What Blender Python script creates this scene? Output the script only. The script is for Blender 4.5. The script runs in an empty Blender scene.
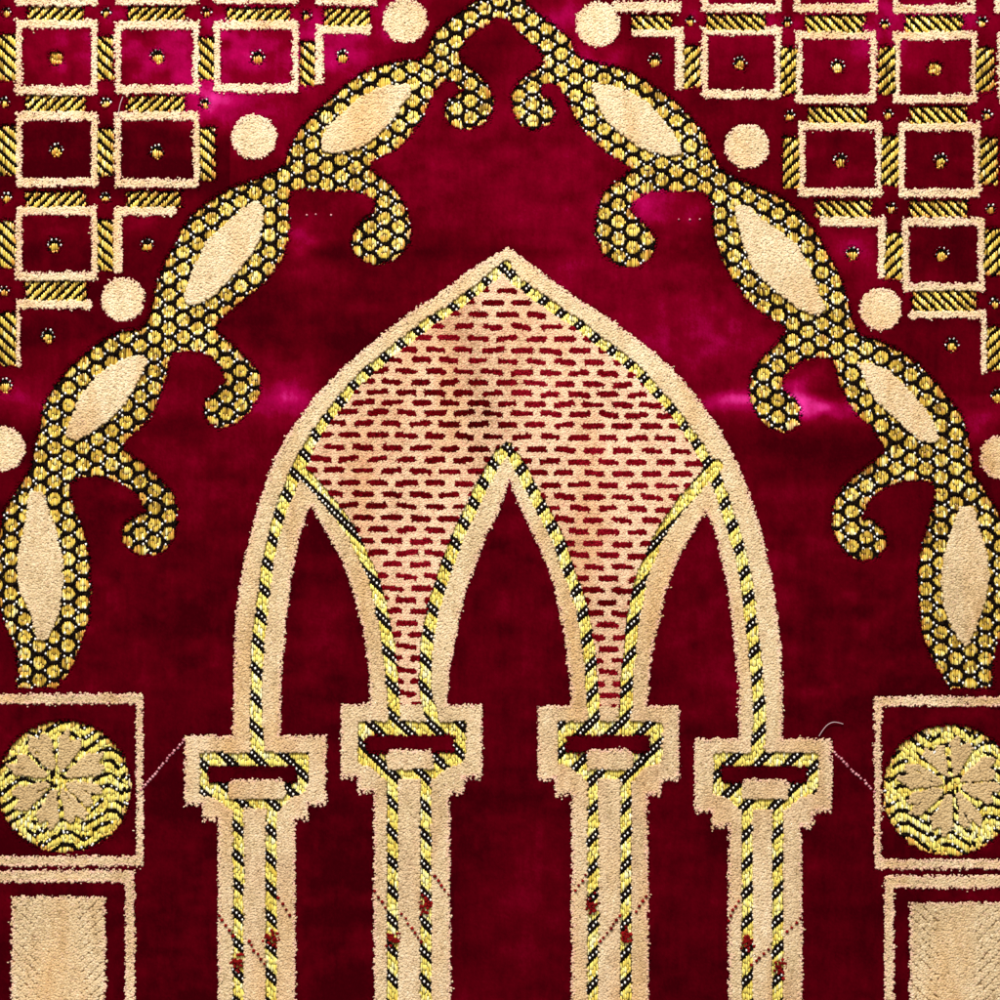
import bpy, math
import numpy as np
rng = np.random.default_rng(7)
S = 0.0005                      # one design unit = half a millimetre
PH = 3.6                        # pile height in design units
CX, CY = 1.6, 1.45              # half a weave point
X0, X1, Y0, Y1 = -110.0, 1110.0, -90.0, 1100.0
col = bpy.context.scene.collection

# ------------------------------------------------------------------ helpers
def vnoise(x, y, sx, sy, seed):
    """smooth value noise, vectorised"""
    r = np.random.default_rng(seed); T = r.random((64, 64))
    u = x / sx + 1000; v = y / sy + 1000
    iu = np.floor(u).astype(int); iv = np.floor(v).astype(int)
    fu = u - iu; fv = v - iv
    fu = fu * fu * (3 - 2 * fu); fv = fv * fv * (3 - 2 * fv)
    g = lambda a, b: T[a % 64, b % 64]
    return ((g(iu, iv) * (1 - fu) + g(iu + 1, iv) * fu) * (1 - fv)
            + (g(iu, iv + 1) * (1 - fu) + g(iu + 1, iv + 1) * fu) * fv)

def relief(x, y):               # the cloth does not lie perfectly flat
    return 5.0 * (vnoise(x, y, 260, 230, 3) - .5) + 1.3 * (vnoise(x, y, 60, 48, 4) - .5)

def to_world(v):
    o = np.empty_like(v)
    o[:, 0] = (v[:, 0] - 500) * S
    o[:, 1] = (500 - v[:, 1]) * S
    o[:, 2] = (v[:, 2] + relief(v[:, 0], v[:, 1])) * S + .004
    return o

def make_mesh(name, chunks, mats):
    """chunks: list of (verts, faces(n,k), material index, tint, edge)"""
    V = []; L = []; ST = []; MI = []; TI = []; ED = []
    vo = 0; lo = 0
    for v, f, mi, ti, ed in chunks:
        if len(v) == 0: continue
        V.append(v); L.append((f + vo).ravel())
        k = f.shape[1]
        ST.append(lo + np.arange(len(f)) * k); lo += len(f) * k
        MI.append(np.full(len(f), mi)); TI.append(ti); ED.append(ed); vo += len(v)
    me = bpy.data.meshes.new(name)
    if not V: return me
    V = to_world(np.concatenate(V).astype(float)); L = np.concatenate(L); ST = np.concatenate(ST)
    me.vertices.add(len(V)); me.vertices.foreach_set('co', V.astype(np.float32).ravel())
    me.loops.add(len(L)); me.loops.foreach_set('vertex_index', L.astype(np.int32))
    me.polygons.add(len(ST)); me.polygons.foreach_set('loop_start', ST.astype(np.int32))
    for m in mats: me.materials.append(m)
    me.polygons.foreach_set('material_index', np.concatenate(MI).astype(np.int32))
    me.polygons.foreach_set('use_smooth', np.ones(len(ST), bool))
    a = me.attributes.new('tint', 'FLOAT', 'POINT'); a.data.foreach_set('value', np.concatenate(TI).astype(np.float32))
    a = me.attributes.new('edge', 'FLOAT', 'POINT'); a.data.foreach_set('value', np.concatenate(ED).astype(np.float32))
    me.update(calc_edges=True); me.validate()
    return me

# ------------------------------------------------------------------ materials
def nmat(name):
    m = bpy.data.materials.new(name); m.use_nodes = True
    nt = m.node_tree; b = nt.nodes['Principled BSDF']
    return m, nt, b
def attr(nt, n):
    a = nt.nodes.new('ShaderNodeAttribute'); a.attribute_name = n; return a.outputs['Fac']
def ramp(nt, src, stops):
    r = nt.nodes.new('ShaderNodeValToRGB'); e = r.color_ramp.elements
    e[0].position, e[0].color = stops[0][0], (*stops[0][1], 1)
    e[1].position, e[1].color = stops[-1][0], (*stops[-1][1], 1)
    for p, c in stops[1:-1]:
        k = e.new(p); k.color = (*c, 1)
    nt.links.new(src, r.inputs[0]); return r.outputs[0]
def noise(nt, scale, detail=3, stretch=(1, 1, 1)):
    t = nt.nodes.new('ShaderNodeTexCoord'); mp = nt.nodes.new('ShaderNodeMapping')
    mp.inputs['Scale'].default_value = stretch
    n = nt.nodes.new('ShaderNodeTexNoise'); n.inputs['Scale'].default_value = scale; n.inputs['Detail'].default_value = detail
    nt.links.new(t.outputs['Object'], mp.inputs[0]); nt.links.new(mp.outputs[0], n.inputs['Vector'])
    return n.outputs['Fac']
def mix(nt, fac, a, b, mode='MIX'):
    m = nt.nodes.new('ShaderNodeMix'); m.data_type = 'RGBA'; m.blend_type = mode
    for s, v in ((m.inputs[0], fac), (m.inputs[6], a), (m.inputs[7], b)):
        if isinstance(v, (int, float)): s.default_value = v
        elif isinstance(v, tuple): s.default_value = (*v, 1)
        else: nt.links.new(v, s)
    return m.outputs[2]
def math_(nt, op, a, b):
    m = nt.nodes.new('ShaderNodeMath'); m.operation = op
    for s, v in ((m.inputs[0], a), (m.inputs[1], b)):
        if isinstance(v, (int, float)): s.default_value = v
        else: nt.links.new(v, s)
    return m.outputs[0]
def bump(nt, b, h, strength, dist):
    k = nt.nodes.new('ShaderNodeBump'); k.inputs['Strength'].default_value = strength; k.inputs['Distance'].default_value = dist
    nt.links.new(h, k.inputs['Height']); nt.links.new(k.outputs[0], b.inputs['Normal'])

# burgundy velvet: dark dye, magenta highlights painted into the base colour, and a faint tinted sheen
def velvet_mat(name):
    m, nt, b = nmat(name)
    painted_sheen = attr(nt, 'tint')
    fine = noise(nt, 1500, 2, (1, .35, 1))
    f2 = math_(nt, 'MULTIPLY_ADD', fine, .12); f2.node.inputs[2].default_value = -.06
    painted_sheen_f = math_(nt, 'ADD', painted_sheen, f2)
    c = ramp(nt, painted_sheen_f, [(0, (.036, .0, .0020)), (.2, (.082, .0, .0036)), (.4, (.155, .0, .0100)),
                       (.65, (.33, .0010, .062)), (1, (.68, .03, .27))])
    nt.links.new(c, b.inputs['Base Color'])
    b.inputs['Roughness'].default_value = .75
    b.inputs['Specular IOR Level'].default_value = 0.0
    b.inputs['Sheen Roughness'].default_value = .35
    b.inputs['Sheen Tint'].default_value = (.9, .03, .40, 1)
    w = math_(nt, 'MULTIPLY', painted_sheen_f, .12); nt.links.new(w, b.inputs['Sheen Weight'])
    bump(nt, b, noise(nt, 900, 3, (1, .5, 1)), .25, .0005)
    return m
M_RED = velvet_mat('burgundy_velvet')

def pile_mat(name, lo, mid, hi, pink, warm):
    m, nt, b = nmat(name)
    t = attr(nt, 'tint'); e = attr(nt, 'edge')
    c = ramp(nt, t, [(0, lo), (.45, mid), (1, hi)])
    wn = noise(nt, 16, 3, (2.2, .6, 1))
    wr = ramp(nt, wn, [(.47, (0, 0, 0)), (.68, (1, 1, 1))])
    c = mix(nt, math_(nt, 'MULTIPLY', wr, .75), c, mix(nt, 1.0, c, warm, 'MULTIPLY'))
    c = mix(nt, e, c, pink)
    nt.links.new(c, b.inputs['Base Color'])
    b.inputs['Roughness'].default_value = .8
    b.inputs['Specular IOR Level'].default_value = .15
    b.inputs['Sheen Weight'].default_value = .25
    b.inputs['Sheen Roughness'].default_value = .5
    b.inputs['Sheen Tint'].default_value = (1, .9, .75, 1)
    bump(nt, b, noise(nt, 3000, 2), .15, .0003)
    return m
M_TAN = pile_mat('cream_pile', (.32, .21, .09), (.67, .505, .295), (.93, .81, .59), (.84, .48, .40), (.90, .70, .46))
M_SPAN = pile_mat('rose_cream_pile', (.34, .18, .08), (.76, .53, .34), (.97, .80, .58), (.66, .16, .14), (.82, .66, .48))
M_PETAL = pile_mat('flower_pile', (.34, .22, .10), (.58, .41, .20), (.76, .60, .36), (.5, .3, .1), (.9, .85, .8))

def thread(name, stops, rough, metal, spec=.5):
    m, nt, b = nmat(name)
    c = ramp(nt, attr(nt, 'tint'), stops)
    c = mix(nt, attr(nt, 'edge'), c, (.62, .22, .03))
    nt.links.new(c, b.inputs['Base Color'])
    b.inputs['Roughness'].default_value = rough; b.inputs['Metallic'].default_value = metal
    b.inputs['Specular IOR Level'].default_value = spec
    return m
M_GOLD = thread('gold_thread', [(0, (.14, .07, .006)), (.35, (.52, .31, .028)), (.7, (.88, .64, .10)), (1, (.99, .90, .46))], .34, .25)
M_LEMON = thread('lemon_gold_thread', [(0, (.40, .24, .02)), (.35, (.78, .58, .08)), (.75, (.95, .82, .20)), (1, (1, .95, .60))], .36, .15)
M_BLACK = thread('black_thread', [(0, (.003, .0018, .0016)), (1, (.014, .008, .006))], .7, 0, 0)
M_WHITE = thread('white_thread', [(0, (.80, .76, .66)), (1, (.97, .95, .90))], .5, 0)
M_REDTH = thread('red_thread', [(0, (.10, .003, .004)), (1, (.26, .008, .008))], .9, 0, 0)
M_PINK = thread('pink_thread', [(0, (.42, .12, .16)), (1, (.75, .35, .38))], .6, 0, .3)
M_DASH = thread('dash_velvet', [(0, (.035, .001, .001)), (.5, (.125, .001, .003)), (1, (.30, .006, .018))], .9, 0, 0)
M_LINT = thread('lint', [(0, (.42, .30, .32)), (1, (.60, .45, .47))], .5, 0)
M_BACK, _nt, _b = nmat('backing_cloth')
_nt.links.new(ramp(_nt, noise(_nt, 1200, 2), [(.3, (.035, .006, .006)), (.7, (.09, .02, .015))]), _b.inputs['Base Color'])
_b.inputs['Roughness'].default_value = .9
M_FLOOR, _nt, _b = nmat('floor_stone')
_nt.links.new(ramp(_nt, noise(_nt, 9, 6), [(.3, (.30, .28, .25)), (.7, (.42, .40, .36))]), _b.inputs['Base Color'])
_b.inputs['Roughness'].default_value = .5

# ------------------------------------------------------------------ parts registry
PARTS = []
def part(name, parent=None, label=None, mats='tan'):
    PARTS.append(dict(name=name, parent=parent, label=label, chunks=[], mats=mats)); return len(PARTS) - 1
MATSETS = {'tan': [M_TAN, M_RED], 'span': [M_SPAN, M_DASH], 'petal': [M_PETAL, M_RED],
           'gold': [M_GOLD, M_BLACK, M_WHITE, M_REDTH], 'lemon': [M_LEMON, M_BLACK, M_WHITE, M_REDTH],
           'red': [M_RED], 'thread': [M_REDTH, M_PINK]}

# ------------------------------------------------------------------ class map of the weave
NX = int((X1 - X0) / CX); NY = int((Y1 - Y0) / CY)
gx = X0 + (np.arange(NX) + .5) * CX; gy = Y0 + (np.arange(NY) + .5) * CY
GX, GY = np.meshgrid(gx, gy)
iy2, ix2 = np.mgrid[0:NY, 0:NX]
_j = rng.random((NY // 2 + 2, NX // 2 + 2, 2)) - .5
J = _j[iy2 // 2, ix2 // 2]
J2 = rng.random((NY, NX, 2)) - .5
SXm = GX + J[..., 0] * 1.2 + J2[..., 0] * .5
SYm = GY + J[..., 1] * 1.2 + J2[..., 1] * .5
RED, TAN, VINE, CORD, ROSE, MBLK, MGLD, CH, CV, DASH = range(10)
cls = np.zeros((NY, NX), np.int8); pid = np.full((NY, NX), -1, np.int32)

def poly_mask(P, raw=False):
    P = np.array(P, float)
    x0, y0 = P.min(0) - 4; x1, y1 = P.max(0) + 4
    a = max(0, int((x0 - X0) / CX)); b = min(NX, int((x1 - X0) / CX) + 1)
    c = max(0, int((y0 - Y0) / CY)); d = min(NY, int((y1 - Y0) / CY) + 1)
    m = np.zeros((NY, NX), bool)
    if a >= b or c >= d: return m
    X = (GX if raw else SXm)[c:d, a:b]; Y = (GY if raw else SYm)[c:d, a:b]; r = np.zeros(X.shape, bool)
    Q = np.roll(P, -1, 0)
    for (px, py), (qx, qy) in zip(P, Q):
        if py == qy: continue
        k = ((py > Y) != (qy > Y)) & (X < (qx - px) * (Y - py) / (qy - py) + px)
        r ^= k
    m[c:d, a:b] = r; return m
def stroke_mask(P, w):
    m = np.zeros((NY, NX), bool)
    P = [tuple(p) if len(p) == 3 else (p[0], p[1], w) for p in P]
    for (ax, ay, wa), (bx, by, wb) in zip(P[:-1], P[1:]):
        R = max(wa, wb)
        a = max(0, int((min(ax, bx) - R - 4 - X0) / CX)); b = min(NX, int((max(ax, bx) + R + 4 - X0) / CX) + 1)
        c = max(0, int((min(ay, by) - R - 4 - Y0) / CY)); d = min(NY, int((max(ay, by) + R + 4 - Y0) / CY) + 1)
        if a >= b or c >= d: continue
        X = SXm[c:d, a:b] - ax; Y = SYm[c:d, a:b] - ay; dx, dy = bx - ax, by - ay
        t = np.clip((X * dx + Y * dy) / (dx * dx + dy * dy + 1e-9), 0, 1)
        D = np.hypot(X - t * dx, Y - t * dy)
        m[c:d, a:b] |= D < (wa + (wb - wa) * t) / 2
    return m
def ell_mask(cx, cy, rx, ry, ang=0):
    X = SXm - cx; Y = SYm - cy; c, s = math.cos(ang), math.sin(ang)
    return ((X * c + Y * s) / rx) ** 2 + ((-X * s + Y * c) / ry) ** 2 < 1
def rect(x0, y0, x1, y1): return [(x0, y0), (x1, y0), (x1, y1), (x0, y1)]
def paint(m, c, p): cls[m] = c; pid[m] = p

dots = []        # (x, y, part id) white thread floats
def add_dot(x, y, p): dots.append((x, y, p))

# ---- lattice
def frame(x0, y0, x1, y1, tx=5.6, ty=8.2, lab=None):
    p = part('square_frame')
    m = poly_mask(rect(x0, y0, x1, y1)) & ~poly_mask(rect(x0 + tx, y0 + ty - .5, x1 - tx, y1 - ty + .5))
    paint(m, TAN, p); return p
def bars(rs, name='broken_square_frame'):
    p = part(name)
    for r in rs: paint(poly_mask(rect(*r)), TAN, p)
    return p
def knot(cx, cy, r=7.2, par=None, bright=False):
    p = part('knot', par, 'solid gold knot' if bright else None, 'gold')
    if bright:
        paint(ell_mask(cx, cy, r, r), MGLD, p); return
    paint(ell_mask(cx, cy, r * .92, r * .92), MBLK, p)
    paint(ell_mask(cx, cy + r * .3, r * .72, r * .72), MGLD, p)
    n = 6 if r > 6 else 4
    for k in range(n):
        a = math.pi * (1.0 + k / (n - 1.0))
        add_dot(cx + math.cos(a) * (r - .6), cy + math.sin(a) * (r - .6), p)
def lcord(r, c):
    p = part('twisted_cord', None, None, 'gold'); x0, y0, x1, y1 = r
    if c == CH: y0 -= 1.4; y1 += 1.8
    else: x0 -= 1.4; x1 += 1.6
    paint(poly_mask(rect(x0, y0, x1, y1)), c, p)

FL = [(16, 20, 97, 94), (115, 21, 199, 93), (214, 21, 298, 92), (16, 112, 97, 186), (115, 112, 199, 187), (16, 207, 97, 280)]
KL = [(55.5, 58, 1), (157, 56, 0), (257.5, 57, 0), (56, 150, 0), (157, 151, 0), (54, 245, 0)]
for f, k in zip(FL, KL): p = frame(*f); knot(k[0], k[1], 7.2, p, bool(k[2]))
for f in [(16, -70, 97, 5), (116, -70, 198, 4), (214, -70, 298, 3), (-84, 20, -5, 94), (-84, 112, -5, 186), (-84, 207, -5, 280),
          (-84, -70, -5, 5)]: frame(*f)
bars([(316, 25, 371, 33), (316, 25, 323, 84)]); knot(342.5, 56, 6.5)
bars([(316, -20, 376, 5)])
bars([(114, 207, 176, 215), (114, 207, 121.5, 273)]); knot(147, 245, 7)
bars([(16, 300, 92, 308), (16, 300, 20, 367)]); knot(47.5, 336, 7.2); knot(4, 385, 7.5)
for r in [(27, 7, 84, 19), (127, 7, 185, 19), (226, 8, 290, 19), (324, 9, 370, 25), (25, 96, 85, 110), (126, 96, 185, 110),
          (25, 192, 86, 206), (126, 192, 182, 206), (24, 281, 87, 299)]: lcord(r, CH)
for r in [(98, 36, 112, 80), (98, 127, 113, 176), (98, 219, 112, 271), (199, 36, 213, 80), (200, 127, 214, 181), (301, 40, 314, 86),
          (-6, 33, 15, 80), (-6, 125, 15, 175), (-6, 220, 14, 268), (-6, 312, 15, 366)]: lcord(r, CV)
for x, y in [(105.5, 12), (105.5, 102), (105, 197), (206, 12), (204.5, 103), (306, 15), (6, 12), (4, 102), (6, 197), (4, 291)]:
    knot(x, y, 5.4)
FR = [(702, 27, 781, 98), (796, 31, 876, 103), (894, 32, 977, 103), (799, 122, 882, 196), (899, 123, 980, 197), (903, 218, 984, 291)]
KR = [(740, 63, 0), (838, 66, 0), (935, 69, 1), (841, 160, 0), (941, 160, 0), (942, 254, 0)]
for f, k in zip(FR, KR): p = frame(*f); knot(k[0], k[1], 7.2, p, bool(k[2]))
for f in [(702, -60, 782, 12), (794, -60, 877, 12), (893, -60, 975, 13), (998, 33, 1080, 104), (1002, 124, 1082, 197),
          (1006, 219, 1086, 291), (994, -60, 1076, 13)]: frame(*f)
bars([(632, 27, 678, 36), (676, 27, 684, 89)]); knot(655, 60, 6.8)
bars([(612, 2, 680, 12)])
bars([(822, 217, 884, 226), (878.5, 217, 886, 279)]); knot(852.5, 253, 7)
bars([(910, 310, 986, 318), (981, 310, 986, 374)]); knot(952, 345, 7.2); knot(998, 396, 7.5)
for r in [(806, 16, 865, 31), (905, 16, 963, 31), (706, 15, 766, 29), (631, 16, 672, 28), (808, 107, 868, 122), (909, 107, 968, 122),
          (815, 201, 872, 216), (910, 201, 969, 216), (912, 291, 977, 310)]: lcord(r, CH)
for r in [(781, 46, 796, 95), (784, 136, 799, 188), (879, 46, 895, 95), (882, 135, 898, 186), (886, 232, 902, 280), (684, 45, 700, 88),
          (976, 47, 993, 92), (980, 137, 997, 185), (985, 228, 1003, 276), (987, 326, 1005, 371)]: lcord(r, CV)
for x, y in [(690, 21), (787, 22), (885, 24), (982, 22), (790, 115), (888, 114), (987, 115), (892, 208), (991, 209), (995, 303)]:
    knot(x, y, 5.4)

# ---- round dots outside the vine
for x, y, r, w in [(254, 137, 22, ''), (405, 20, 22, ''), (123, 299, 21.5, ''), (2, 449, 22, ''),
                (598, 24, 22, ''), (747, 146, 22, ''), (881, 309, 21, ''), (1002, 457, 22, '')]:
    paint(ell_mask(x, y, r, r), TAN, part('round_spot'))

# ---- vines
VL = [(509, -18), (488, -10), (474, 1), (458, 13), (446, 22), (436, 30), (429, 45), (425, 58), (402, 60), (380, 65), (362, 72), (345, 85), (330, 98), (315, 112), (302, 125),
      (293, 140), (288, 152), (285, 163), (277, 170), (262, 176), (247, 182), (235, 186), (222, 192), (210, 200), (195, 212), (185, 222),
      (177, 238), (172, 250), (162, 265), (157, 280), (152, 302), (147, 322), (140, 330), (122, 330), (107, 337), (92, 347), (77, 360),
      (65, 372), (52, 390), (42, 405), (40, 425), (34, 442), (31, 467), (22, 480), (12, 495), (3, 512), (-2, 535), (-4, 565), (-3, 595), (3, 620),
      (12, 640), (17, 655), (19, 675), (15, 688), (57, 688), (67, 675), (75, 660), (82, 640), (89, 620), (91, 595), (90, 562), (87, 545),
      (82, 527), (75, 512), (70, 497), (69, 484), (78, 478), (95, 476), (112, 480), (125, 486), (139, 497), (145, 512), (136, 516), (125, 522),
      (121, 533), (122, 542), (131, 551), (140, 555), (155, 556), (167, 549), (174, 537), (177, 522), (177, 507), (172, 492), (162, 482),
      (150, 470), (137, 460), (125, 451), (122, 445), (128, 437), (137, 430), (147, 422), (155, 407), (162, 392), (166, 375), (168, 362),
      (172, 353), (185, 351), (200, 352), (210, 357), (221, 367), (226, 380), (217, 390), (205, 400), (203, 412), (208, 423), (220, 429),
      (235, 424), (250, 410), (257, 400), (261, 388), (260, 375), (252, 363), (240, 352), (230, 342), (217, 332), (215, 325), (225, 315),
      (237, 305), (250, 294), (265, 282), (277, 267), (284, 255), (287, 240), (290, 225), (288, 207), (290, 192), (300, 189), (325, 191),
      (350, 191), (364, 194), (375, 200), (374, 212), (362, 220), (354, 230), (351, 241), (354, 252), (362, 260), (375, 265), (392, 261),
      (403, 252), (410, 241), (411, 228), (408, 212), (400, 197), (392, 185), (380, 177), (371, 168), (373, 161), (385, 155), (400, 147),
      (411, 134), (422, 119), (429, 102), (434, 90), (444, 80), (454, 81), (461, 90), (454, 96), (445, 102), (444, 113), (451, 125),
      (467, 130), (483, 125), (493, 112), (494, 98), (486, 82), (473, 70), (461, 61), (459, 53), (466, 39), (477, 31), (487, 24), (495, 17), (509, 19)]
VR = [(507, -18), (520, -6), (528, 5), (541, 15), (556, 26), (570, 38), (576, 52), (585, 60), (612, 65), (632, 72), (655, 86), (675, 100), (690, 115), (704, 132), (712, 150),
      (720, 168), (732, 176), (750, 183), (765, 189), (782, 197), (800, 211), (815, 229), (827, 250), (840, 275), (847, 295), (852, 318), (860, 335),
      (880, 340), (900, 350), (920, 365), (935, 380), (950, 400), (962, 415), (968, 435), (971, 457), (974, 475), (985, 490), (996, 508), (1006, 530),
      (1011, 560), (1011, 595), (1005, 625), (997, 648), (993, 668), (993, 689), (950, 689), (940, 672), (930, 655), (922, 630), (919, 605),
      (918, 575), (922, 545), (929, 522), (935, 502), (935, 486), (925, 481), (905, 481), (887, 487), (872, 497), (866, 507), (863, 519), (873, 520),
      (884, 530), (888, 545), (878, 558), (860, 562), (845, 553), (835, 537), (831, 520), (834, 503), (841, 490), (855, 475), (870, 464), (885, 452),
      (881, 442), (872, 427), (857, 415), (847, 400), (840, 385), (837, 370), (832, 360), (820, 357), (802, 361), (790, 370), (782, 382), (784, 391),
      (795, 397), (802, 410), (799, 425), (785, 434), (767, 426), (754, 411), (749, 395), (752, 373), (763, 357), (775, 345), (786, 333), (783, 325),
      (775, 321), (760, 311), (744, 294), (730, 275), (722, 258), (717, 243), (712, 225), (713, 205), (706, 192), (675, 191), (650, 191),
      (637, 198), (630, 209), (639, 219), (652, 230), (657, 242), (652, 256), (637, 267), (619, 266), (603, 254), (595, 235), (596, 212), (602, 195),
      (612, 184), (625, 175), (632, 167), (619, 160), (600, 147), (587, 135), (575, 117), (567, 100), (560, 88), (551, 82), (541, 86), (541, 94),
      (551, 99), (557, 112), (549, 125), (533, 130), (520, 124), (512, 110), (511, 93), (520, 80), (534, 70), (544, 62), (539, 49), (529, 41), (519, 32), (511, 21), (507, 19)]
pvl = part('vine', None, 'scrolling gold and black vine on the left', 'gold'); pvr = part('vine', None, 'scrolling gold and black vine on the right', 'gold')
paint(poly_mask(VL), VINE, pvl); paint(poly_mask(VR), VINE, pvr)
LEAVES = [(pvl, [(405, 84), (411, 86), (409, 94), (400, 107), (390, 122), (375, 136), (360, 147), (337, 152), (321, 151), (322, 140), (327, 127), (345, 112), (357, 100), (375, 90), (390, 85)]),
 (pvl, [(250, 204), (237, 214), (220, 229), (207, 242), (200, 257), (192, 272), (189, 284), (184, 297), (190, 305), (202, 302), (217, 292), (230, 277), (243, 264), (251, 254), (258, 240), (262, 225), (263, 207), (257, 201)]),
 (pvl, [(140, 355), (147, 360), (142, 371), (132, 390), (122, 405), (107, 420), (92, 432), (75, 440), (65, 435), (71, 420), (78, 400), (92, 382), (105, 370), (122, 360)]),
 (pvl, [(30, 492), (41, 492), (46, 505), (51, 520), (57, 537), (62, 562), (62, 585), (60, 607), (54, 625), (47, 639), (38, 640), (34, 625), (29, 607), (20, 592), (17, 570), (20, 545), (26, 520)]),
 (pvr, [(591, 84), (612, 86), (632, 93), (647, 102), (660, 117), (672, 132), (680, 146), (680, 154), (665, 155), (642, 147), (625, 136), (607, 120), (597, 102)]),
 (pvr, [(737, 205), (748, 207), (765, 221), (782, 233), (797, 245), (804, 258), (812, 277), (818, 292), (826, 308), (820, 314), (807, 312), (792, 302), (777, 291), (763, 278), (752, 265), (745, 246), (740, 228), (737, 214)]),
 (pvr, [(859, 363), (875, 365), (890, 372), (905, 387), (917, 400), (930, 417), (938, 436), (934, 442), (922, 440), (909, 430), (890, 412), (877, 400), (867, 382)]),
 (pvr, [(962, 507), (974, 509), (979, 527), (986, 550), (989, 577), (985, 600), (979, 620), (972, 637), (967, 647), (960, 640), (950, 622), (945, 605), (942, 582), (945, 557), (950, 537), (957, 517)])]
for pv, L in LEAVES: paint(poly_mask(L), TAN, part('leaf_inlay', pv))

# ---- border panels beside the arch
def ring(x0, y0, x1, y1, t, u, label):
    p = part('panel_border', None, label)
    m = poly_mask(rect(x0, y0, x1, y1)) & ~poly_mask(rect(x0 + t, y0 + u, x1 - t, y1 - u)); paint(m, TAN, p); return p
cls_clear = poly_mask(rect(-110, 693, 143, 1100)) | poly_mask(rect(875, 697, 1110, 1100)); cls[cls_clear] = RED; pid[cls_clear] = -1
ring(-70, 694, 142.5, 866, 6, 9.5, 'cream square border round the left rosette')
ring(-70, 871, 134, 1200, 9, 11.5, 'cream border of the lower left panel')
ring(875, 697, 1090, 869, 6, 9, 'cream square border round the right rosette')
ring(885, 876, 1090, 1200, 9, 12, 'cream border of the lower right panel')
pc1 = part('chevron_panel'); paint(poly_mask(rect(11, 897, 105, 1200)), TAN, pc1)
pc2 = part('chevron_panel'); paint(poly_mask(rect(910, 903, 1004, 1200)), TAN, pc2)
for cx, cy, rx, ry, fx, fy, seed in [(64, 787, 67, 66.5, 57, 780, 3), (950, 791, 67, 66, 953, 785, 8)]:
    pr = part('rosette', None, None, 'lemon'); paint(ell_mask(cx, cy, rx, ry), ROSE, pr)
    pf = part('flower', pr, None, 'petal'); q = np.random.default_rng(seed)
    for k in range(8):                              # eight cleft petals, pointed at the heart, and a lobe between each pair
        a = k * math.pi / 4 + .30 + q.normal() * .05; Rr = 50 + q.normal() * 2.5; ca, sa = math.cos(a), math.sin(a)
        W = 9.6 + q.random() * 1.6
        pts = [(8, 0), (18, W * .5), (30, W * .8), (38, W * 1.15), (Rr - 3, W * .75), (Rr - 9, 0), (Rr + 2, -W * .5), (40, -W * 1.1), (29, -W * .75), (18, -W * .45)]
        paint(poly_mask([(fx + u * ca - v * sa, fy + u * sa + v * ca) for u, v in pts]), TAN, pf)
        for u0, u1 in ((15, 25), (30, 40)):         # dark veins and gaps
            if q.random() < .4:
                vv = q.normal() * 3
                m = stroke_mask([(fx + u0 * ca - vv * sa, fy + u0 * sa + vv * ca), (fx + u1 * ca - vv * 1.4 * sa, fy + u1 * sa + vv * 1.4 * ca)], 2.3)
                m &= (cls == TAN); cls[m] = MBLK if q.random() < .4 else MGLD; pid[m] = pr
    m = ell_mask(fx, fy, 10.5, 9.5); paint(m, MGLD, pr)
    for k in range(5):
        a = q.random() * 6.28; m = stroke_mask([(fx + 6 * math.cos(a), fy + 6 * math.sin(a)), (fx + 10 * math.cos(a + .5), fy + 9 * math.sin(a + .5))], 2.6); paint(m, MBLK, pr)

# ---- arch, columns
par = part('arch')
ARCH = [(508, 247), (500, 252), (475, 267), (457, 280), (435, 297), (410, 313), (390, 328), (370, 345), (350, 362), (332, 379), (315, 397), (302, 415), (287, 436),
        (275, 459), (267, 480), (260, 500), (250, 537), (244, 565), (240, 587), (236, 615), (235, 640), (234, 675), (233, 740), (281, 740), (281, 740),
        (450, 740), (560, 740), (739, 740), (782, 740), (783, 700), (781, 662), (780, 635), (776, 607), (772, 582), (767, 555), (761, 530), (755, 512), (748, 490), (738, 465),
        (727, 443), (715, 422), (700, 401), (682, 379), (660, 358), (635, 338), (610, 319), (585, 304), (565, 290), (545, 275), (525, 260)]
paint(poly_mask(ARCH), TAN, par)
OPEN_L = [(311, 505), (306, 515), (301, 532), (296, 550), (291, 575), (287, 610), (284, 640), (281, 675), (280, 741), (342, 741), (341, 705), (370, 704), (369, 675),
          (367, 650), (362, 625), (357, 605), (350, 582), (342, 560), (332, 542), (322, 525), (316, 513)]
OPEN_M = [(510, 479), (503, 498), (497, 515), (490, 527), (482, 545), (475, 567), (467, 587), (460, 612), (455, 640), (449, 670), (447, 705), (482, 706), (482, 741), (538, 741),
          (540, 707), (571, 706), (571, 687), (567, 660), (565, 637), (560, 612), (555, 587), (547, 565), (537, 542), (527, 522), (520, 507), (515, 495)]
OPEN_R = [(706, 509), (702, 517), (697, 525), (687, 542), (677, 560), (671, 577), (665, 597), (660, 617), (655, 637), (651, 662), (649, 687), (647, 706), (679, 706), (679, 741),
          (739, 741), (739, 687), (736, 655), (733, 625), (730, 600), (725, 572), (720, 550), (715, 530)]
for o in (OPEN_L, OPEN_M, OPEN_R): m = poly_mask(o); cls[m] = RED; pid[m] = -1
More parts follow.
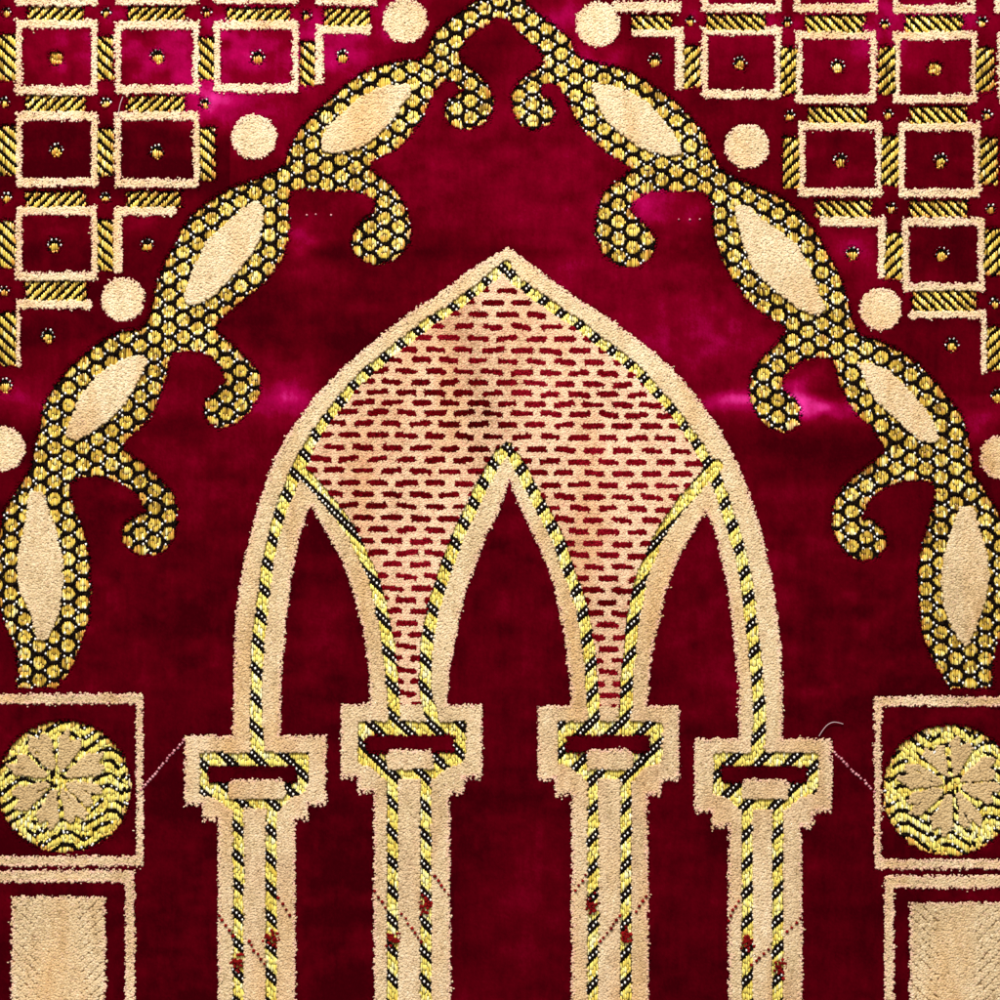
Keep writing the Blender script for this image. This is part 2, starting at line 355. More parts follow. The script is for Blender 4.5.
# spandrel brickwork
CORDL = [(507, 266), (500, 269), (482, 285), (467, 297), (450, 309), (432, 320), (415, 333), (397, 347), (382, 360), (367, 372), (352, 387), (341, 401), (327, 418, 11), (317, 432, 12),
         (307, 450, 13), (297, 470, 15), (288, 492, 15), (281, 507, 14), (275, 530, 13), (269, 555, 13), (265, 582, 14), (262, 607, 14), (259, 632, 14), (257, 660, 14), (256, 690, 14), (256, 720, 15), (257, 756, 15)]
CORDR = [(504, 266), (515, 279), (530, 291), (547, 303), (562, 314), (580, 325), (592, 335), (607, 347), (625, 360), (640, 373), (652, 387), (667, 403), (680, 420, 11), (692, 436, 12),
         (705, 457, 13), (715, 476, 14), (722, 495, 14), (729, 515, 14), (736, 537, 14), (743, 562, 14), (748, 592, 14), (752, 625, 14), (755, 655, 14), (758, 685, 14), (760, 712, 15), (758, 757, 15)]
B1 = [(300, 470, 14), (314, 485, 14), (332, 506, 14), (350, 530, 13), (361, 552, 12), (372, 575, 12), (379, 600), (384, 620), (388, 645), (391, 670), (393, 695), (394, 716)]
B2 = [(508, 446, 9), (500, 455), (490, 471), (481, 488), (472, 507), (462, 527), (455, 545), (447, 565), (440, 587), (434, 607), (429, 630), (426, 655), (425, 680), (427, 700), (432, 718)]
B3 = [(507, 446, 9), (515, 459), (526, 480), (541, 507), (552, 527), (560, 545), (567, 567), (575, 588), (582, 609), (586, 632), (590, 660), (592, 685), (594, 716)]
B4 = [(717, 465, 14), (701, 482, 14), (684, 501, 14), (672, 517, 13), (660, 535, 12), (650, 558, 12), (641, 580), (636, 605), (632, 630), (630, 655), (627, 680), (627, 705), (624, 718)]
xy = lambda P: [p[:2] for p in P]
SP = xy(CORDL[:15]) + xy(B1) + [(401, 726), (418, 726)] + xy(B2[::-1]) + xy(B3) + [(601, 726), (618, 726)] + xy(B4[::-1]) + xy(CORDR[:15][::-1])
psp = part('spandrel', par, 'rose cream pile crossed by rows of short red dashes', 'span')
msp = poly_mask(SP); paint(msp, TAN, psp)
rows = [290, 301.5, 313, 325.5, 337.5, 349, 360, 371, 382, 392.5, 402.5, 412.5, 423.5, 435.5, 448, 459.5, 471, 483]
rows += [494.5 + 11.7 * k for k in range(20)]
rr = np.random.default_rng(5)
cols_def = [(185, 326, 736, 803, 218, 295, 0), (341, 482, 705, 776, 374, 450, 1), (538, 679, 707, 778, 572, 648, 1), (695, 832, 739, 810, 729, 802, 0)]
NAMES = ['outer left', 'inner left', 'inner right', 'outer right']
COLP = []
for (cx0, cx1, cy0, cy1, s0, s1, inner), nm in zip(cols_def, NAMES):
    pcol = part('column', None, nm + ' cream column of the arch')
    paint(poly_mask([(s0, cy1 - 10), (s1 - 1, cy1 - 10), (s1, 900), (s1 + 1, 1200), (s0 + 1, 1200), (s0, 900)]), TAN, pcol)
    pcap = part('capital', pcol)
    P = rect(cx0, cy0, cx1, cy1)
    paint(poly_mask(P), TAN, pcap)
    paint(poly_mask(rect(cx0 + 17, cy1 - 4, cx1 - 18, cy1 + 15)), TAN, pcap)
    for k in range(30):                          # loose comb of pile along the lower edges
        for (a, b, yb) in ((cx0, cx0 + 17, cy1), (cx1 - 18, cx1, cy1), (cx0 + 17, s0, cy1 + 15), (s1, cx1 - 18, cy1 + 15)):
            xx = a + 2 + 4.7 * k
            if xx < b - 1: paint(poly_mask([(xx - 1.7, yb - 2), (xx + 1.7, yb - 2), (xx + .8, yb + 2.5 + 3 * rr.random()), (xx - .8, yb + 4)]), TAN, pcap)
    COLP.append((pcol, pcap))
# cords
pcl = part('twisted_cord', par, 'gold cord along the left rim of the arch', 'lemon'); pcr = part('twisted_cord', par, 'gold cord along the right rim of the arch', 'lemon')
paint(stroke_mask(CORDL, 11.5), CORD, pcl); paint(stroke_mask(CORDR, 11.5), CORD, pcr)
for B, n in ((B1, 'outer side of the left small arch'), (B2, 'left side of the middle opening'), (B3, 'right side of the middle opening'), (B4, 'outer side of the right small arch')):
    paint(stroke_mask(B, 14) , CORD, part('twisted_cord', par, 'gold cord on the ' + n, 'lemon'))
def cap_cord(cap, x0, x1, y0, y1, s0, s1, a, b, cut):
    """ring of cord round the red slot, running down into the two cords of the shaft"""
    p = part('twisted_cord', cap[0], None, 'lemon')
    m = poly_mask([(x0 - 9, y0 - 15), (x1 + 13, y0 - 15), (x1 + 13, y1 + 2), (x1 + 9, y1 + 12), (x1 - 6, y1 + 16), (b + 9, y1 + 28), (a - 8, y1 + 28), (x0 + 5, y1 + 16), (x0 - 9, y1 + 12)])
    paint(m, CORD, p)
    t = poly_mask(cut); cls[t] = TAN; pid[t] = cap[1]
    # red slot and cream block under it
    t = poly_mask(rect(x0, y0, x1, y1)); cls[t] = RED; pid[t] = -1
    t = poly_mask(rect(s0, y1, s1, y1 + 16)); cls[t] = TAN; pid[t] = cap[1]
    t = poly_mask(rect(s0 + 2, y1 - 3, s1 - 2, y1)); cls[t] = TAN; pid[t] = cap[1]
    for c in (a, b): paint(poly_mask(rect(c - 6.5, y1 + 25, c + 6.5, 1200)), CORD, p)
    t = poly_mask([(a + 6, y1 + 27), (b - 6, y1 + 27), (b - 6, y1 + 60), (a + 6, y1 + 60)]); cls[t] = TAN; pid[t] = cap[0]
cap_cord(COLP[0], 208, 296, 767, 783, 229, 284, 238, 271, [(0, 0), (1, 0), (1, 1)])
cap_cord(COLP[1], 366, 454, 736, 753, 387, 433, 392.5, 425.5, [(0, 0), (1, 0), (1, 1)])
cap_cord(COLP[2], 566, 651, 736, 753, 588, 633, 593, 626, [(0, 0), (1, 0), (1, 1)])
cap_cord(COLP[3], 722, 807, 767, 783, 743, 788, 747.5, 778, [(0, 0), (1, 0), (1, 1)])
# dashes, only where the spandrel still shows
for i, y in enumerate(rows):
    for k in range(-2, 22):
        cx = 348.8 + 28.8 * k + (14.4 if (i - 13) % 2 else 0)
        if not 290 < cx < 720: continue
        yy = y + (cx - 400) * .012 + rr.normal() * .3
        cx += rr.normal() * .5
        h = 2.65 + rr.random() * .5; w = 9.2 + rr.random() * 1.9; sl = rr.normal() * .7
        m = poly_mask([(cx - w - .8, yy + sl), (cx - w + 1, yy - h + sl), (cx, yy - h * .95), (cx + w - 1.5, yy - h - sl), (cx + w + .9, yy - sl), (cx + w - .6, yy + h - sl), (cx, yy + h * .95), (cx - w + .6, yy + h + sl)], raw=True) & (pid == psp) & (cls == TAN)
        cls[m] = DASH

# ------------------------------------------------------------------ thread patterns inside the gold areas
def hexlocal(x, y):
    """offset to the nearest cell centre of the honeycomb"""
    L = x < 508
    ox = np.where(L, 456.0, 561.3); oy = np.where(L, 24.0, 52.5)
    dx = x - ox
    sx = np.where(L, 14.38, 14.3 + .006 * np.abs(dx) / 14.4 * 2)
    u = dx / sx
    v = (y - oy) / 16.75
    v = v - np.where(L, .00042, .0005) * v * v
    best = None
    ui = np.round(u)
    for d in (-1, 0, 1):
        c = ui + d
        off = np.where(np.abs(c) % 2 == 1, .5, 0.)
        r = np.round(v - off) + off
        ddx = (u - c) * 14.4; ddy = (v - r) * 16.8
        D = np.maximum(np.abs(ddy), np.abs(ddx) * .866 + np.abs(ddy) * .5)
        if best is None: best = [D, ddx, ddy]
        else:
            k = D < best[0]
            best = [np.where(k, D, best[0]), np.where(k, ddx, best[1]), np.where(k, ddy, best[2])]
    return best
def cord_t(x, y):
    L = x < 508
    t = np.where(L, y - 803.8 - .98 * (x - 392.5), y - 808.8 + .98 * (x - 593))
    return (t + 14.65) % 29.3 - 14.65
def rose_t(x, y):
    L = x < 500
    lx = np.where(L, x - 64, 950 - x); ly = y - np.where(L, 787, 791)
    per = 42.0; q = (lx + 400. + 7 * vnoise(x, y, 40, 14, 91)) % per
    up = np.clip(q / 24, 0, 1) * 17.0 - np.clip((q - 32) / 10, 0, 1) * 8.0        # climbs, runs level, drops
    w = up + np.floor((lx + 400.) / per) * 9.0
    t = (y + w + 6) % 12.4 - 6.2
    gap = vnoise(x, y, 11, 7, 92) > .70                                           # the dark thread dives under here and there
    return np.where(gap, 6.0, t)
def is_black(c, x, y):
    b = np.zeros(x.shape, bool)
    m = c == VINE; D, ddx, ddy = hexlocal(x, y); b |= m & ((D > 7.05) | (ddx ** 2 + ddy ** 2 > 54))
    m = c == CORD; b |= m & (np.abs(cord_t(x, y)) < 5.0)
    m = c == ROSE; b |= m & (np.abs(rose_t(x, y)) < 1.5)
    L = np.where(x < 508, 1., -1.)
    m = c == CH; b |= m & (np.abs((y + L * x + 4.9) % 9.8 - 4.9) < 1.2)
    m = c == CV; b |= m & (np.abs((y - L * x * .95 + 5.8) % 11.6 - 5.8) < 1.4)
    b |= c == MBLK
    return b
black = is_black(cls, GX, GY)
isgold = np.isin(cls, [VINE, CORD, ROSE, MBLK, MGLD, CH, CV])
def look(x, y):
    ix = np.clip(((x - X0) / CX).astype(int), 0, NX - 1); iy = np.clip(((y - Y0) / CY).astype(int), 0, NY - 1)
    return iy, ix

# ------------------------------------------------------------------ tufts
TV = np.array([(-1, -1), (1, -1), (1, 1), (-1, 1)], float)
TF = []
for k in range(4):
    n = (k + 1) % 4
    TF += [(k, n, 4 + n), (k, 4 + n, 4 + k), (4 + k, 4 + n, 8)]
TF = np.array(TF)
def tufts(x, y, z0, z1, r, tint, edge, mi, lean=0.4, squash=1.0):
    n = len(x)
    V = np.zeros((n, 9, 3))
    a = rng.random(n) * 1.57; c, s = np.cos(a), np.sin(a)
    lx = rng.normal(size=n) * lean; ly = rng.normal(size=n) * lean
    bx = TV[:, 0][None] * c[:, None] - TV[:, 1][None] * s[:, None]; by = TV[:, 0][None] * s[:, None] + TV[:, 1][None] * c[:, None]
    V[:, :4, 0] = x[:, None] + bx * r[:, None] * .9; V[:, :4, 1] = y[:, None] + by * r[:, None] * .9 * squash; V[:, :4, 2] = z0[:, None]
    V[:, 4:8, 0] = (x + lx * .7)[:, None] + bx * r[:, None] * .8; V[:, 4:8, 1] = (y + ly * .7)[:, None] + by * r[:, None] * .8 * squash
    V[:, 4:8, 2] = (z0 + (z1 - z0) * .84)[:, None]
    V[:, 8, 0] = x + lx; V[:, 8, 1] = y + ly; V[:, 8, 2] = z1
    F = (TF[None] + (np.arange(n) * 9)[:, None, None]).reshape(-1, 3)
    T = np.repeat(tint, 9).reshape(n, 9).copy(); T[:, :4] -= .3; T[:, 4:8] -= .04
    return (V.reshape(-1, 3), F, mi, np.clip(T, 0, 1).ravel(), np.repeat(edge, 9))

def neighbour(mask, r=1):
    o = np.zeros_like(mask)
    for dy in range(-r, r + 1):
        for dx in range(-r, r + 1):
            o |= np.roll(np.roll(mask, dy, 0), dx, 1)
    return o
nearred = neighbour((cls == RED)) ; nearred2 = neighbour(cls == RED, 2)
neargold = neighbour(isgold, 1)

# distance based edge-tint for cream pile
tanm = cls == TAN
base = .50 + .22 * (vnoise(GX, GY, 40, 90, 11) - .5) + .18 * (vnoise(GX, GY, 7, 16, 12) - .5)
base += .10 * np.clip((300 - GY) / 400, -1, .6)
order = np.argsort(pid[tanm], kind='stable')
TX = GX[tanm][order]; TY = GY[tanm][order]; TP = pid[tanm][order]; TB = base[tanm][order]
TE = (nearred[tanm][order] * .55 + nearred2[tanm][order] * .25) * rng.random(len(TX)) ** 1.2
TE[~nearred2[tanm][order]] = rng.random((~nearred2[tanm][order]).sum()) ** 8 * .25
ends = np.searchsorted(TP, np.arange(len(PARTS) + 1))
for p in range(len(PARTS)):
    a, b = ends[p], ends[p + 1]
    if a == b: continue
    n = b - a; x = TX[a:b].copy(); y = TY[a:b].copy()
    x += rng.normal(size=n) * .38; y += rng.normal(size=n) * .38
    z1 = PH + .3 + rng.random(n) * .5
    tint = TB[a:b] + .03 + rng.normal(size=n) * .10 - (rng.random(n) < .04) * .2 + .10 * (vnoise(x, y, 2.6, 22, 71) - .5)
    e = TE[a:b]
    nm = PARTS[p]['name']
    if nm == 'spandrel':
        e = e + rng.random(n) ** 2 * .34 - .06; x = TX[a:b] + rng.normal(size=n) * .2; y = TY[a:b] + rng.normal(size=n) * .15
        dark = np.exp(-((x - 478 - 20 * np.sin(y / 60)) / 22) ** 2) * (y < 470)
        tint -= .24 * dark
    if nm == 'flower': z1 -= .5; e = e * 0
    if nm == 'chevron_panel':
        cxm = 58 if x.mean() < 500 else 957
        t = (y - np.abs(np.abs(x - cxm) - 50) * 0 + (np.abs(x - cxm)) * 1.0) % 11.0
        g = (np.abs(t - 5.5) < 1.25) & (np.abs(x - cxm) > 14 + 10 * vnoise(x, y, 9, 9, 44))
        z1 -= g * 1.8; tint -= g * .24
    if nm in ('column', 'capital'):
        e = np.maximum(e, .12 * vnoise(x, y, 12, 30, 40))
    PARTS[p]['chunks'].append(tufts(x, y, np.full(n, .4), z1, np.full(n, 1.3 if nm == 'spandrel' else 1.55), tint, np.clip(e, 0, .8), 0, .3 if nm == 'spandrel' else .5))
    # single flyaway fibres along the outline
    k = np.where(nearred[tanm][order][a:b] & (rng.random(n) < .3))[0]
    if len(k):
        PARTS[p]['chunks'].append(tufts(x[k] + rng.normal(size=len(k)) * 1.0, y[k] + rng.normal(size=len(k)) * 1.1 + .5, np.full(len(k), 1.5),
                                        PH + 1.2 + rng.random(len(k)), np.full(len(k), .66), tint[k] + .22, e[k] * .8, 0, 1.2))
# dashes
m = cls == DASH; n = m.sum()
PARTS[psp]['chunks'].append(tufts(GX[m] + rng.normal(size=n) * .3, GY[m] + rng.normal(size=n) * .3, np.full(n, .4), PH + .35 + rng.random(n) * .5,
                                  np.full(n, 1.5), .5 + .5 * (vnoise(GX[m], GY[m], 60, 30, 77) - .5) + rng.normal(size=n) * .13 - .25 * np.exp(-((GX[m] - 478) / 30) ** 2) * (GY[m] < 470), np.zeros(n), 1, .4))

# ------------------------------------------------------------------ gold areas: dark threads, gold floats, white dots
bm_ = isgold
n = bm_.sum()
order = np.argsort(pid[bm_], kind='stable')
bx = GX[bm_][order]; by = GY[bm_][order]; bp = pid[bm_][order]; bb = black[bm_][order]
zt = np.where(bb, 2.3, .3)
ends = np.searchsorted(bp, np.arange(len(PARTS) + 1))
for p in range(len(PARTS)):
    a, b = ends[p], ends[p + 1]
    if a == b: continue
    k = b - a
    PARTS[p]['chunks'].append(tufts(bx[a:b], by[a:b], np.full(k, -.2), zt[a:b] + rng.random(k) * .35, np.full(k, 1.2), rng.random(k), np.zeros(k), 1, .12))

# floats: half-round gold strands lying along the warp
SEG = []     # x, y0, y1, part, class
PITCH = 2.2
for i in range(int((X1 - X0) / PITCH)):
    x = X0 + (i + .5) * PITCH
    ys = np.arange(Y0 + .5, Y1, .75)
    xs = np.full(ys.shape, x)
    jy = rng.normal() * .5
    iy, ix = look(xs, ys)
    c = cls[iy, ix]; pp = pid[iy, ix]
    ok = np.isin(c, [VINE, CORD, ROSE, MGLD, CH, CV]) & ~is_black(c, xs, ys + jy)
    if not ok.any(): continue
    d = np.diff(np.concatenate([[0], ok.astype(int), [0]]))
    st = np.where(d == 1)[0]; en = np.where(d == -1)[0]
    for s_, e_ in zip(st, en):
        y = ys[s_]; ye = ys[e_ - 1] + .75
        if ye - y < 1.6: continue
        c0 = c[s_]; mx = 13 if c0 == VINE else 9
        while ye - y > mx:
            L = 5 + rng.random() * 4
            SEG.append((x, y, y + L + .3, pp[s_], c0)); y += L
        SEG.append((x, y, ye, pp[s_], c0))
SEG = np.array(SEG)
def strands(sg):
    n = len(sg); x = sg[:, 0] + rng.normal(size=n) * .22; y0 = sg[:, 1] - .2 + rng.normal(size=n) * .25; y1 = sg[:, 2] + .2 + rng.normal(size=n) * .35
    L = y1 - y0
    ts = np.array([0, .12, .5, .88, 1.0]); w = np.array([.55, .95, 1.05, .95, .5]) * 1.08
    vine = sg[:, 4] == VINE
    zprof = np.array([.3, 1.1, 1.7, 2.0, 1.0])
    zs = zprof[None] + np.where(vine, 0, .35)[:, None] * np.array([0, 1, .6, .3, 0])[None] + rng.random(n)[:, None] * .5
    V = np.zeros((n, 5, 3, 3))
    sk = rng.normal(size=n) * .35
    for j in range(5):
        for q, (o, dz) in enumerate(((-1, -.9), (0, 0), (1, -.9))):
            V[:, j, q, 0] = x + o * w[j] * .94 + sk * (ts[j] - .5); V[:, j, q, 1] = y0 + L * ts[j]; V[:, j, q, 2] = zs[:, j] + dz
    F = []
    for j in range(4):
        for q in range(2):
            a = j * 3 + q; F.append((a, a + 3, a + 4, a + 1))
    F = (np.array(F)[None] + (np.arange(n) * 15)[:, None, None]).reshape(-1, 4)
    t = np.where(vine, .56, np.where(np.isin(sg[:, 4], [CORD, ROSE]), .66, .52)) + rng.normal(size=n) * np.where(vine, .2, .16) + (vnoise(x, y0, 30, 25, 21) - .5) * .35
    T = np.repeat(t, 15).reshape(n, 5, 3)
    T = T + (np.array([-.48, -.26, .03, .08, .36])[None, :, None]) * np.where(vine, 1.2, .5)[:, None, None]  # shading painted along each strand: dark upper end, bright lower end
    return V.reshape(-1, 3), F, 0, np.clip(T, 0, 1).ravel(), n
sp_ = SEG[:, 3].astype(int)
for p in np.unique(sp_):
    sg = SEG[sp_ == p]
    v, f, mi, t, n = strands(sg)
    # strands beside the velvet look orange
    iy, ix = look(sg[:, 0], (sg[:, 1] + sg[:, 2]) / 2)
    e = np.where(nearred2[iy, ix], .25 + .45 * rng.random(n), .0) + (rng.random(n) < .05) * .25
    e = np.where(sg[:, 4] == CORD, e * .4, e)
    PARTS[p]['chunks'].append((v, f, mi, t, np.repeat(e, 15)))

# white floats
for side in (0, 1):
    for k in range(-150, 170):
        bxx = (392.5 if side == 0 else 593) + 3.2 * k
        if (side == 0) != (bxx < 508): continue
        for q in range(-45, 20):
            yy = (803.8 + .98 * (bxx - 392.5) if side == 0 else 808.8 - .98 * (bxx - 593)) + 29.3 * q
            if not (Y0 < yy < Y1): continue
            iy = int((yy - Y0) / CY); ix = int((bxx - X0) / CX)
            if 0 <= ix < NX and 0 <= iy < NY and cls[iy, ix] == CORD: add_dot(bxx, yy, pid[iy, ix])
# honeycomb corners
for side in (0, 1):
    for c in range(-40, 40):
        for r in np.arange(-8, 42, .5):
            odd = abs(c) % 2 == 1
            if (r % 1 == .5) != odd: continue
            if side == 0: x = 456 + 14.38 * c; v = r
            else: x = 561.3 + 14.3 * c + .012 * c * abs(c); v = r
            y = (24 if side == 0 else 52.5) + 16.75 * (v + (.00042 if side == 0 else .0005) * v * v)
            if (side == 0) != (x < 508): continue
            for sgn in (-1, 1):
                for ddx, ddy in (((7.9, 0), (11.0, -2.8), (11.0, 2.8)) if sgn > 0 else ()):
                  for ddx, ddy in ((ddx, ddy), (-ddx, ddy)) if rng.random() < .5 else ((ddx, ddy),):
                    X, Y = x + ddx, y + ddy
                    iy = int((Y - Y0) / CY); ix = int((X - X0) / CX)
                    if 0 <= ix < NX and 0 <= iy < NY and cls[iy, ix] == VINE and rng.random() < .6: add_dot(X, Y, pid[iy, ix])
# rosette flecks
m = (cls == ROSE) & (np.abs(rose_t(GX, GY)) < .8)
iy, ix = np.where(m); kk = rng.random(len(iy)) < .10
for a, b in zip(iy[kk], ix[kk]): add_dot(gx[b], gy[a], pid[a, b])
DT = np.array([(d[0], d[1], d[2]) for d in dots]); dp = DT[:, 2].astype(int)
for p in np.unique(dp):
    d = DT[dp == p]; n = len(d)
    PARTS[p]['chunks'].append(tufts(d[:, 0] + rng.normal(size=n) * .25, d[:, 1] + rng.normal(size=n) * .25, np.full(n, .5), 3.3 + rng.random(n) * .5,
                                    .80 + .25 * rng.random(n), .4 + rng.random(n) * .5 + .25, np.zeros(n), 2, .15, 1.35))

# ------------------------------------------------------------------ velvet ground sheet
vx = X0 + np.arange(NX + 1) * CX; vy = Y0 + np.arange(NY + 1) * CY
VX, VY = np.meshgrid(vx, vy)
hc = np.where(isgold, -.3, np.where((cls == TAN) | (cls == DASH), PH * .55, PH))
hp = np.pad(hc, 1, mode='edge')
HV = np.minimum(np.minimum(hp[:-1, :-1], hp[1:, :-1]), np.minimum(hp[:-1, 1:], hp[1:, 1:]))
HV = HV + (HV > 1) * (.35 * (vnoise(VX, VY, 3.2, 5, 30) - .5) + .5 * (vnoise(VX, VY, 14, 22, 31) - .5)) + rng.random(HV.shape) * .12
def painted_sheen(x, y):  # sheen painted as colour: magenta highlights placed by hand over a mottled ground
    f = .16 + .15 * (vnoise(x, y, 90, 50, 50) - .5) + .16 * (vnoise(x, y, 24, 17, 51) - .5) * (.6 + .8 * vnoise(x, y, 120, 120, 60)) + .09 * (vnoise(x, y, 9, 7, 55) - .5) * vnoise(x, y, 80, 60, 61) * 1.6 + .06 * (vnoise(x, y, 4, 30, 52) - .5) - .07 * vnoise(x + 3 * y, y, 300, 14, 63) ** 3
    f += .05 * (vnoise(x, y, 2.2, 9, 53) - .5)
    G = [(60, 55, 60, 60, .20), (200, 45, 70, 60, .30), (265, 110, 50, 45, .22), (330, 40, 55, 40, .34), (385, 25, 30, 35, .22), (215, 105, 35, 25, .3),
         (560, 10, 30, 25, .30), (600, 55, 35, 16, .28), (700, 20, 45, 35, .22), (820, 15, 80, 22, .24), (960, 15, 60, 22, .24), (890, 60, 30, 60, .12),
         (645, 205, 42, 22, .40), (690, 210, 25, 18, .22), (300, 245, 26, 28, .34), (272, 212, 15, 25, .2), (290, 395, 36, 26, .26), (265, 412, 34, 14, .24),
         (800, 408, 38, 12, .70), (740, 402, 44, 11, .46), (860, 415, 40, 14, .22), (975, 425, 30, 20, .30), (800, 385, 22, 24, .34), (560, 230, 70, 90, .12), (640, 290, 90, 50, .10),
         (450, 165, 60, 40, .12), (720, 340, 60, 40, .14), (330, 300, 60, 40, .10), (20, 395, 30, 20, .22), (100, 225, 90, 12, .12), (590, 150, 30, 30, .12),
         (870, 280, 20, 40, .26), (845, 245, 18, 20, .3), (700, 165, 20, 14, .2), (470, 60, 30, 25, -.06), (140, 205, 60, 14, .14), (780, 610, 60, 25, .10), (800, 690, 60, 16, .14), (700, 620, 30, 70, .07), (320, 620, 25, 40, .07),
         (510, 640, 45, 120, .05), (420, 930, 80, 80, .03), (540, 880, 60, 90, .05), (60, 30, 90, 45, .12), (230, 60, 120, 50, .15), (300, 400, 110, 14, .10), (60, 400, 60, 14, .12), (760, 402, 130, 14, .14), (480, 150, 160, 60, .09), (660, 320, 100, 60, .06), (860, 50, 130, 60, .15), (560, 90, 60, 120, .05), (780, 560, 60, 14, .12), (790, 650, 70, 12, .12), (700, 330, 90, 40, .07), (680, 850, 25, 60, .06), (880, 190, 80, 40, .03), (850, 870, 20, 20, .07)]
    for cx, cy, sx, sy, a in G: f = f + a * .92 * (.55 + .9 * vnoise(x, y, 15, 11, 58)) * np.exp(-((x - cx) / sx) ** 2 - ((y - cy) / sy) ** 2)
    # fold shading painted into the velvet colour as soft dark bands
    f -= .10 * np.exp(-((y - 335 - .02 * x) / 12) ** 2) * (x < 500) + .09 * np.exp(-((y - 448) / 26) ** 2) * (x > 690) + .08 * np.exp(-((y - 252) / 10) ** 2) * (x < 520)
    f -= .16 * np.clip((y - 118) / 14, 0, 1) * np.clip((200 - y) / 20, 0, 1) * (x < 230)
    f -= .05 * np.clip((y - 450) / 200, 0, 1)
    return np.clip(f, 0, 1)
NV = painted_sheen(VX, VY) + rng.normal(size=VX.shape) * .02
idx = np.arange((NX + 1) * (NY + 1)).reshape(NY + 1, NX + 1)
Q = np.stack([idx[:-1, :-1], idx[1:, :-1], idx[1:, 1:], idx[:-1, 1:]], -1).reshape(-1, 4)
pg = part('velvet_ground', None, 'deep burgundy velvet ground with a magenta sheen painted into its colour', 'red')
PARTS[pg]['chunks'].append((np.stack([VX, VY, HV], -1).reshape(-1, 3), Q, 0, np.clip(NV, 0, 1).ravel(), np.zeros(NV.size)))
# burgundy fibres standing along every outline
edge_red = (cls == RED) & neighbour(cls != RED, 1)
iy, ix = np.where(edge_red & (rng.random(cls.shape) < .8)); n = len(iy)
x = gx[ix] + rng.normal(size=n) * .6; y = gy[iy] + rng.normal(size=n) * .6
PARTS[pg]['chunks'].append(tufts(x, y, np.full(n, .2), PH + .2 + rng.random(n) * .9, np.full(n, 1.15), painted_sheen(x, y) + .03 + rng.normal(size=n) * .03, np.zeros(n), 0, .8))

# stitches: little needle holes across the columns, pink ones across the velvet
def beads(p, pts, mi, r=1.2, z=PH + 1.2):
    P = np.array(pts, float); n = len(P)
    PARTS[p]['chunks'].append(tufts(P[:, 0], P[:, 1], np.full(n, 2.), np.full(n, z) + rng.random(n) * .5, r * (.8 + .4 * rng.random(n)), rng.random(n), np.zeros(n), mi, .2))
def line(a, b, step=4.6):
    d = math.dist(a, b); n = max(2, int(d / step)); return [(a[0] + (b[0] - a[0]) * k / n + rng.normal() * .5, a[1] + (b[1] - a[1]) * k / n + rng.normal() * .4) for k in range(n + 1)]
for a, b in [((219, 916), (233, 936)), ((248, 942), (264, 964)), ((279, 899), (290, 915)), ((375, 891), (385, 908)), ((402, 914), (421, 942)), ((435, 876), (448, 894)),
             ((586, 875), (575, 891)), ((620, 916), (601, 942)), ((647, 896), (636, 911)), ((738, 901), (729, 921)), ((801, 919), (788, 932)), ((768, 950), (752, 965))]:
    p = part('stitch_line', None, 'short row of dark red stitches across a column', 'thread'); beads(p, line(a, b, 5.0), 0, 1.6, PH + 2.0)
for a, b in [((184, 740), (141, 790)), ((834, 752), (874, 791))]:
    p = part('stitch_line', None, 'pale pink row of stitches crossing the burgundy velvet', 'thread'); beads(p, line(a, b, 3.4), 1, 1.3, PH + 1)
for pts in ([(307, 215), (316, 214.5), (331, 215)], [(679, 219), (690, 219.5), (700, 219)]):
    p = part('stitch_line', None, 'row of three tiny pink needle marks on the velvet', 'thread'); beads(p, pts, 1, 1.0)
for x, y in [(425, 905), (393, 938), (271, 938), (238, 964), (591, 905), (627, 938), (749, 944), (781, 968)]:
    p = part('red_fleck', None, 'red threads showing through a gold cord', 'thread')
    pts = [(x + rng.normal() * 3.6, y + rng.normal() * 4.2) for _ in range(26)]; beads(p, pts, 0, 1.5, 4.0)

# ------------------------------------------------------------------ link everything
rug = bpy.data.objects.new('prayer_rug', None); col.objects.link(rug)
rug['label'] = 'burgundy velvet prayer rug with a cream and gold arch on four columns'; rug['category'] = 'rug'
objs = []
bk = part('backing', None, None, 'red')
for i, P in enumerate(PARTS):
    if i == bk:
        nb = 40; ax = np.linspace(X0, X1, nb); ay = np.linspace(Y0, Y1, nb); BX, BY = np.meshgrid(ax, ay)
        id_ = np.arange(nb * nb).reshape(nb, nb); q = np.stack([id_[:-1, :-1], id_[1:, :-1], id_[1:, 1:], id_[:-1, 1:]], -1).reshape(-1, 4)
        me = make_mesh('backing', [(np.stack([BX, BY, np.full(BX.shape, -1.6)], -1).reshape(-1, 3), q, 0, np.zeros(nb * nb), np.zeros(nb * nb))], [M_BACK])
    else:
        if not P['chunks']: objs.append(None); continue
        me = make_mesh(P['name'], P['chunks'], MATSETS[P['mats']])
    o = bpy.data.objects.new(P['name'], me); col.objects.link(o); objs.append(o)
    o.parent = rug if P['parent'] is None else objs[P['parent']]
    if P['label']: o['label'] = P['label']

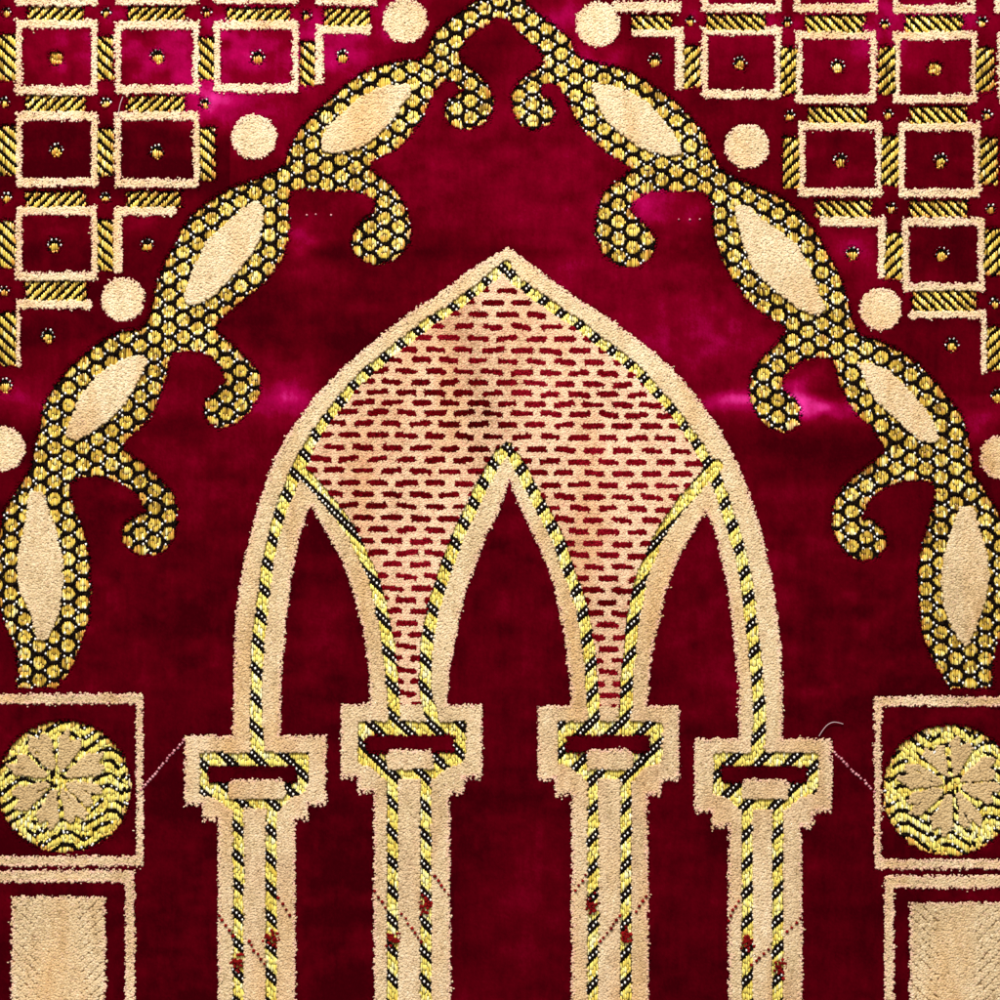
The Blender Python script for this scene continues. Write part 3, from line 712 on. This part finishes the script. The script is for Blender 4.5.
# loose lint threads lying on the pile: each a thing of its own
def lint(pts, r, label):
    cu = bpy.data.curves.new('loose_thread', 'CURVE'); cu.dimensions = '3D'; cu.bevel_depth = r * S; cu.bevel_resolution = 2
    sp = cu.splines.new('NURBS'); sp.points.add(len(pts) - 1); sp.use_endpoint_u = True; sp.order_u = 3
    P = to_world(np.array([(x, y, z) for x, y, z in pts], float))
    for k, q in enumerate(P): sp.points[k].co = (*q, 1)
    tmp = bpy.data.objects.new('tmp', cu); col.objects.link(tmp)
    dg = bpy.context.evaluated_depsgraph_get(); me = bpy.data.meshes.new_from_object(tmp.evaluated_get(dg)); bpy.data.objects.remove(tmp)
    a = me.attributes.new('tint', 'FLOAT', 'POINT'); a.data.foreach_set('value', np.full(len(me.vertices), .6, np.float32))
    me.materials.clear(); me.materials.append(M_LINT)
    for pl in me.polygons: pl.use_smooth = True
    o = bpy.data.objects.new('loose_thread', me); col.objects.link(o); o['label'] = label; o['category'] = 'thread'
lint([(123, 97, 5.4), (121.5, 101, 6), (120, 106, 6.2), (118.8, 112, 5.6), (118.5, 116, 5.2)], .36, 'short straight white lint thread on the cream squares at upper left')
lint([(819, 736, 5.2), (823, 729, 5.6), (829, 723, 6), (836, 721.5, 6), (843, 724, 5)], .36, 'curled pale lint thread above the outer right capital')

# floor under the rug
bpy.ops.mesh.primitive_plane_add(size=6, location=(0, 0, -.002)); fl = bpy.context.object
fl.name = 'floor'; fl['kind'] = 'structure'; fl.data.materials.append(M_FLOOR)

# ------------------------------------------------------------------ light and camera
w = bpy.data.worlds.new('World'); bpy.context.scene.world = w; w.use_nodes = True
w.node_tree.nodes['Background'].inputs[0].default_value = (1, .97, .94, 1); w.node_tree.nodes['Background'].inputs[1].default_value = .40
def area(loc, size, e, colr):
    d = bpy.data.lights.new('lamp', 'AREA'); d.size = size; d.energy = e; d.color = colr
    o = bpy.data.objects.new('lamp', d); col.objects.link(o); o.location = loc
    from mathutils import Vector
    o.rotation_euler = (-Vector(loc)).to_track_quat('-Z', 'Y').to_euler()
area((-.35, 1.9, 1.35), .3, 98, (1, .965, .90))
cam = bpy.data.cameras.new('camera'); co = bpy.data.objects.new('camera', cam); col.objects.link(co)
co.location = (0, 0, 1.1 + .004 + PH * S); cam.sensor_width = 36
cam.lens = 36 * 1.1 / .5; cam.clip_end = 50; cam.clip_start = .01
sc = bpy.context.scene; sc.camera = co
sc.view_settings.view_transform = 'Standard'; sc.view_settings.look = 'None'; sc.view_settings.exposure = 0
